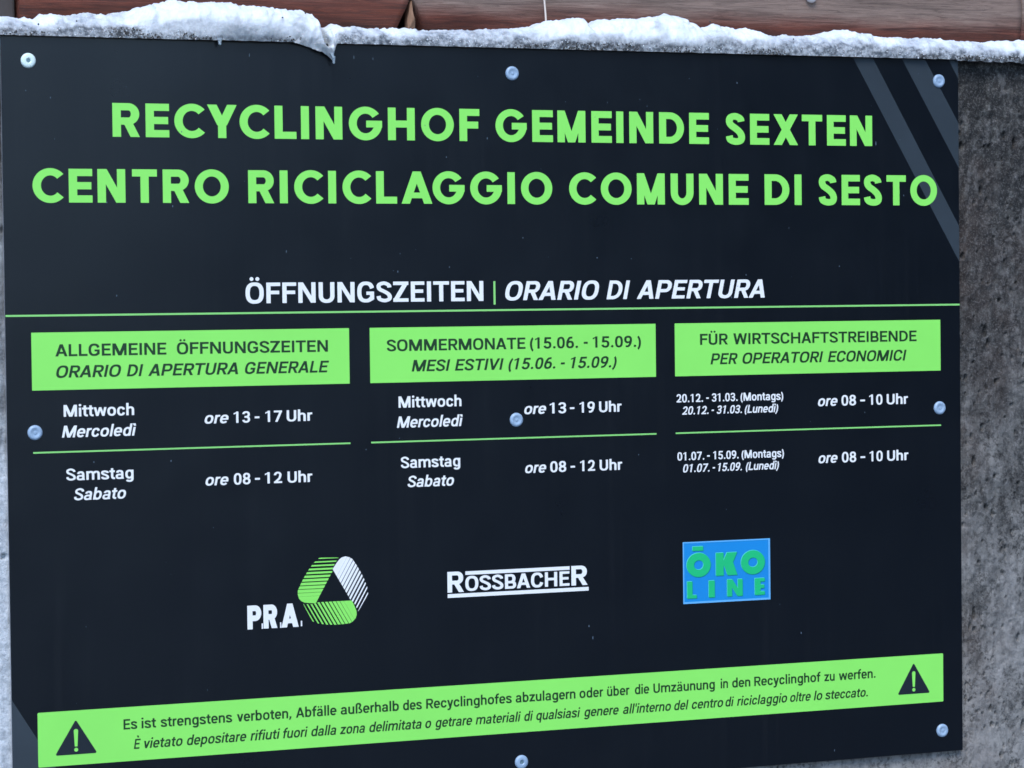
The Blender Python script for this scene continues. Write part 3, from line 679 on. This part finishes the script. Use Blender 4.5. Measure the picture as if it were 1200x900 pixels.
TEXT = [
    ('head', [('RECYCLINGHOF', 0.1227, 0.5576), ('GEMEINDE', 0.5776, 0.8537), ('SEXTEN', 0.8763, 1.0769)], -0.1092, 0.0374),
    ('head', [('CENTRO', 0.0325, 0.2547), ('RICICLAGGIO', 0.2773, 0.6485), ('COMUNE', 0.67, 0.9062), ('DI', 0.9278, 0.9783), ('SESTO', 1.002, 1.1681)], -0.1822, 0.0372),
    ('wbold', [('ÖFFNUNGSZEITEN', 0.2724, 0.56)], -0.2954, 0.0233),
    ('wboldi', [('ORARIO', 0.5874, 0.7072), ('DI', 0.7167, 0.7476), ('APERTURA', 0.756, 0.9267)], -0.2950, 0.0222),
    ('kmed', [('ALLGEMEINE', 0.0547, 0.1799), ('ÖFFNUNGSZEITEN', 0.1919, 0.369)], -0.3515, 0.0133),
    ('kmedi', [('ORARIO', 0.0553, 0.1281), ('DI', 0.1344, 0.1533), ('APERTURA', 0.1586, 0.2624), ('GENERALE', 0.2704, 0.3701)], -0.3751, 0.0133),
    ('w', [('Mittwoch', 0.0629, 0.1421)], -0.4183, 0.0130),
    ('wi', [('Mercoledì', 0.0605, 0.1441)], -0.4412, 0.0130),
    ('mix', [('ore', 0.2227, 0.2505), ('13', 0.2566, 0.2756), ('-', 0.281, 0.2866), ('17', 0.2936, 0.3133), ('Uhr', 0.3188, 0.3492)], -0.4301, 0.0127),
    ('w', [('Samstag', 0.0647, 0.1403)], -0.4888, 0.0130),
    ('wi', [('Sabato', 0.073, 0.1315)], -0.5109, 0.0130),
    ('mix', [('ore', 0.2227, 0.2494), ('08', 0.2556, 0.2751), ('-', 0.2804, 0.2862), ('12', 0.2921, 0.3123), ('Uhr', 0.3188, 0.3482)], -0.4999, 0.0127),
    ('kmed', [('SOMMERMONATE', 0.4401, 0.6122), ('(15.06.', 0.6179, 0.6793), ('-', 0.6867, 0.6918), ('15.09.)', 0.6984, 0.761)], -0.3523, 0.0133),
    ('kmedi', [('MESI', 0.47, 0.5178), ('ESTIVI', 0.5234, 0.5845), ('(15.06.', 0.5903, 0.6499), ('-', 0.6568, 0.6623), ('15.09.)', 0.6699, 0.7291)], -0.3762, 0.0133),
    ('w', [('Mittwoch', 0.4535, 0.531)], -0.4178, 0.0130),
    ('wi', [('Mercoledì', 0.4511, 0.5324)], -0.4410, 0.0130),
    ('mix', [('ore', 0.6097, 0.6376), ('13', 0.6423, 0.6631), ('-', 0.668, 0.6737), ('19', 0.6805, 0.6999), ('Uhr', 0.7056, 0.7348)], -0.4292, 0.0127),
    ('w', [('Samstag', 0.4554, 0.5286)], -0.4878, 0.0130),
    ('wi', [('Sabato', 0.4634, 0.5206)], -0.5101, 0.0130),
    ('mix', [('ore', 0.61, 0.6368), ('08', 0.6419, 0.6624), ('-', 0.668, 0.6737), ('12', 0.6803, 0.6996), ('Uhr', 0.7055, 0.7348)], -0.4987, 0.0127),
    ('kmed', [('FÜR', 0.8391, 0.8765), ('WIRTSCHAFTSTREIBENDE', 0.8838, 1.1375)], -0.3513, 0.0133),
    ('kmedi', [('PER', 0.8528, 0.8893), ('OPERATORI', 0.8958, 1.0062), ('ECONOMICI', 1.0126, 1.1231)], -0.3751, 0.0133),
    ('w', [('20.12.', 0.8072, 0.8424), ('-', 0.8466, 0.8501), ('31.03.', 0.8541, 0.8888), ('(Montags)', 0.8928, 0.9507)], -0.4201, 0.0098),
    ('wi', [('20.12.', 0.8144, 0.8496), ('-', 0.8536, 0.8569), ('31.03.', 0.8605, 0.8944), ('(Lunedì)', 0.8983, 0.9437)], -0.4350, 0.0098),
    ('mix', [('ore', 0.9985, 1.0255), ('08', 1.0311, 1.0513), ('-', 1.0573, 1.0639), ('10', 1.0699, 1.0885), ('Uhr', 1.0945, 1.1245)], -0.4292, 0.0127),
    ('w', [('01.07.', 0.8075, 0.8433), ('-', 0.847, 0.8507), ('15.09.', 0.8553, 0.8895), ('(Montags)', 0.8935, 0.951)], -0.4901, 0.0098),
    ('wi', [('01.07.', 0.8149, 0.8501), ('-', 0.8543, 0.8577), ('15.09.', 0.8615, 0.8937), ('(Lunedì)', 0.8991, 0.9441)], -0.5047, 0.0098),
    ('mix', [('ore', 0.9985, 1.0249), ('08', 1.031, 1.051), ('-', 1.057, 1.0636), ('10', 1.0698, 1.0882), ('Uhr', 1.0945, 1.1246)], -0.4994, 0.0127),
    ('ks', [('Es', 0.1245, 0.1401), ('ist', 0.1449, 0.1615), ('strengstens', 0.1669, 0.2496), ('verboten,', 0.2553, 0.3193), ('Abfälle', 0.3248, 0.3734), ('außerhalb', 0.3785, 0.4491), ('des', 0.4543, 0.4774), ('Recyclinghofes', 0.4827, 0.5898), ('abzulagern', 0.5947, 0.6711), ('oder', 0.6763, 0.7069), ('über', 0.712, 0.7412), ('die', 0.7484, 0.7672), ('Umzäunung', 0.7727, 0.8545), ('in', 0.8623, 0.8722), ('den', 0.8779, 0.9025), ('Recyclinghof', 0.9078, 0.9988), ('zu', 1.0042, 1.0185), ('werfen.', 1.0244, 1.0759)], -0.7689, 0.0114),
    ('ksi', [('È', 0.1358, 0.1438), ('vietato', 0.1477, 0.1918), ('depositare', 0.1967, 0.2659), ('rifiuti', 0.2706, 0.3058), ('fuori', 0.3092, 0.3387), ('dalla', 0.3428, 0.3728), ('zona', 0.3772, 0.4075), ('delimitata', 0.4127, 0.4768), ('o', 0.4813, 0.4887), ('getrare', 0.4936, 0.5396), ('materiali', 0.5439, 0.601), ('di', 0.6053, 0.6166), ('qualsiasi', 0.6205, 0.6771), ('genere', 0.6819, 0.727), ("all'interno", 0.7326, 0.7958), ('del', 0.8, 0.8192), ('centro', 0.8234, 0.8656), ('di', 0.8685, 0.8801), ('riciclaggio', 0.8841, 0.9526), ('oltre', 0.9566, 0.9851), ('lo', 0.9892, 1.0012), ('steccato.', 1.0052, 1.0647)], -0.7915, 0.0112),
    ('pra', [('P', 0.2691, 0.2855), ('R', 0.288, 0.3043), ('A', 0.3091, 0.3296)], -0.6649, 0.0270),
    ('ros', [('OSSBACHE', 0.5331, 0.6651)], -0.6341, 0.0172),
    ('rosR', [('R', 0.5109, 0.5313)], -0.6350, 0.0242),
    ('rosR', [('R', 0.6675, 0.6883)], -0.6343, 0.0233),
]
for style, words, base, cap in TEXT:
    par, y = sign, Y2
    if style in ('kmed', 'kmedi'): par = panels[0] if words[0][1] < .4 else panels[1] if words[0][1] < .8 else panels[2]
    if style in ('ks', 'ksi'): par = banner
    if style == 'mix':                            # the Italian word is slanted, the figures are upright
        V, F = words_mesh(words[:1], base, cap, 19, 16, False, .2); V2, F2 = words_mesh(words[1:], base, cap, 19.5, 16)
        flat('lettering', V+V2, F+[tuple(i+len(V) for i in f) for f in F2], Y2, M_WHITE, sign)
    elif style in ('head', 'wbold', 'wboldi', 'pra'):
        for wd in words: lettering(style, [wd], base, cap, y, par)
    else: lettering(style, words, base, cap, y, par)
# warning triangles with an exclamation mark left open to the green
def tri(cx, zt, zb, hw):
    P = []
    for (px, pz), a in (((cx+hw-.0024, zb+.0014), -90), ((cx, zt-.0028), 30), ((cx-hw+.0024, zb+.0014), 150)):
        P += [(px+.0014*math.cos(math.radians(a+120*i/5)), pz+.0014*math.sin(math.radians(a+120*i/5))) for i in range(6)]
    k = (zt-zb)/.0384; ex = [(cx-.0031*k*.8, zt-.0125*k), (cx-.0019*k*.8, zt-.0297*k), (cx+.0019*k*.8, zt-.0297*k), (cx+.0031*k*.8, zt-.0125*k)]
    ex += [(cx+.0025*k*math.cos(math.radians(a)), zt-.0125*k+.0022*k*math.sin(math.radians(a))) for a in (20, 50, 90, 130, 160)]
    dot = [(cx+.0023*math.cos(math.radians(a*30)), zb+.0052+.0023*math.sin(math.radians(a*30))) for a in range(12)]
    allp = P+ex+dot; vs_ = [Vector(q) for q in allp]; a, b = len(P), len(ex)
    v, e, f, ov, oe, of = delaunay_2d_cdt(vs_, [], [list(range(a)), list(range(a, a+b)), list(range(a+b, len(allp)))], 1, 1e-6)
    flat('warning_triangle', [tuple(q) for q in v], [g for g, o in zip(f, of) if list(o) == [0]], Y2, M_TRI, banner)
tri(.0708, -.7540, -.7928, .0236); tri(1.1299, -.7535, -.7924, .0232)

# three-bladed hatched ring emblem
OUT = [(765, 141), (748, 165), (727, 200), (720, 235), (603, 452), (598, 460), (530, 457), (500, 445), (482, 425), (474, 395), (475, 370), (497, 322), (523, 272), (553, 224), (588, 177), (630, 141)]
OUT = [((x-724)*.000171, -((y-375)+.04*(x-724))*.000164) for x, y in OUT]
def cut(z):
    xs_ = []
    for (a, b), (c, d) in zip(OUT, OUT[1:]+OUT[:1]):
        if (b-z)*(d-z) < 0: xs_.append(a+(c-a)*(z-b)/(d-b))
    return (min(xs_), max(xs_)) if len(xs_) > 1 else None
zt = max(p[1] for p in OUT); zb_ = min(p[1] for p in OUT); pitch = (zt-zb_)/13.2
for rot_, m, lab in ((0, M_GREEN, 'green upper left blade, hatched thin at its top'), (120, M_GREEN, 'green lower blade, hatched thin at its left'), (240, M_WHITE, 'white right blade, hatched thin at its foot')):
    V, F = [], []
    for i in range(14):
        duty = min(1.02, .30+.066*i); z1 = zt-pitch*i-.0002; z0 = max(zb_+1e-5, z1-pitch*duty)
        if z1 <= z0: continue
        st = 4
        row = [cut(z1+(z0-z1)*k/st) for k in range(st+1)]
        if None in row: continue
        o = len(V)
        for k in range(st+1):
            z = z1+(z0-z1)*k/st; V += [(row[k][0], z), (row[k][1], z)]
        F += [(o+2*k, o+2*k+1, o+2*k+3, o+2*k+2) for k in range(st)]
    a = math.radians(rot_); ca_, sa_ = math.cos(a), math.sin(a)
    b = flat('emblem_blade', [(.3717+x*ca_-z*sa_, -.6261+x*sa_+z*ca_) for x, z in V], F, Y1, m, sign)
    b['label'] = lab
for x, z0 in ((.2866, -.6650), (.3083, -.6650), (.3330, -.6645)):
    quad('full_point', x-.0008, z0, x+.0008, z0+.0062, Y1, M_WHITE)
# white name plate bars
quad('bar', .5111, -.6412, .6897, -.6368, Y1, M_WHITE); quad('bar', .5334, -.6153, .6654, -.6111, Y1, M_WHITE)
# blue plate with embossed-looking green letters
plate = quad('blue_plate', .8135, -.6638, .9309, -.5890, Y1, M_BLUE)
for q in ((.8135, -.6638, .9309, -.6616), (.9286, -.6616, .9309, -.5890), (.8135, -.6616, .8150, -.5905), (.8135, -.5905, .9286, -.5890)): quad('rim', *q, Y2, M_BLUELT, plate)
def oko(dx, dz, y, m):
    g = []
    def add(ch, x0, x1, z0, z1, w, h):
        vs_, fs_, _ = filled(ch, w, h, True); a0 = min(v[0] for v in vs_); a1 = max(v[0] for v in vs_); b0 = min(v[1] for v in vs_); b1 = max(v[1] for v in vs_)
        g.append(([(x0+(a-a0)/(a1-a0)*(x1-x0)+dx, z0+(b-b0)/(b1-b0)*(z1-z0)+dz) for a, b in vs_], fs_))
    add('O', .8184, .8504, -.6320, -.6028, 31, 31); add('K', .8575, .8862, -.6316, -.6040, 30, 26); add('O', .8912, .9236, -.6320, -.6028, 31, 31)
    add('L', .8188, .8314, -.6575, -.6370, 36, 19); add('I', .8477, .8555, -.6575, -.6372, 30, 20); add('N', .8724, .8931, -.6575, -.6370, 25, 20); add('E', .9097, .9231, -.6575, -.6372, 40, 20)
    g.append(([(.8263+dx, -.6001+dz), (.8405+dx, -.6001+dz), (.8405+dx, -.5950+dz), (.8263+dx, -.5950+dz)], [(0, 1, 2, 3)]))
    V, F = [], []
    for v, f in g:
        o = len(V); V += v; F += [tuple(i+o for i in t) for t in f]
    return flat('lettering', V, F, y, m, plate)
oko(.0007, -.0007, Y2, M_DEEP); oko(-.0006, .0006, Y3, M_CYAN); oko(0, 0, Y4, M_TEAL)

# screws with domed plastic caps
def screw(x, z, capm, rec, r=.0083):
    prof = [(r, 0), (r*1.0, -.0008), (r*.93, -.0018), (r*.78, -.0025), (r*.62, -.0027)]
    if rec == 'dish': prof += [(r*.50, -.0021), (r*.25, -.0018), (.0002, -.0018)]
    else: prof += [(r*.45, -.0028), (r*.30, -.0028), (r*.27, -.0012), (.0002, -.0012)]
    V, F = lathe(prof, x, 0, z, 28); s = mk('screw', V, F, capm, sign, smooth=True)
    V, F = lathe([(r*.26, -.0013), (r*.24, -.0020 if rec == 'dish' else -.0016), (.0002, -.0022 if rec == 'dish' else -.0017)], x, -.0002, z, 6)
    mk('drive_recess', V, F, M_SOCK if rec != 'dish' else capm, s)
for x, z, m, r in ((.0301, -.0272, M_CAPW, 'hole'), (.5993, -.0294, M_CAP, 'dish'), (1.1718, -.0271, M_CAP, 'dish'), (.0308, -.4349, M_CAP, 'dish'), (.5996, -.4356, M_CAP, 'dish'),
                   (1.1697, -.4355, M_CAP, 'dish'), (1.1702, -.8412, M_CAP, 'dish'), (.6011, -.8398, M_CAP, 'hole'), (.0305, -.8400, M_CAP, 'dish')):
    screw(x, z, m, r)
# dried drops and short runs on the black film
V, F = [], []
for i in range(75):
    x = random.uniform(.02, 1.18); z = random.choice((random.uniform(-.86, -.01), random.uniform(-.3, -.01))); r = random.uniform(.0003, .0009); l = r*random.choice((1, 1, 1.3, 1.6, 3.5))
    if -.40 < z < -.32 or -.81 < z < -.74: continue
    o = len(V); V += [(x+r*.7*math.cos(a*math.pi/3), Y4-.00005, z+l*math.sin(a*math.pi/3)) for a in range(6)]; F.append(tuple(range(o, o+6)))
tag(mk('dust_marks', V, F, M_DUST, sign), kind='stuff')
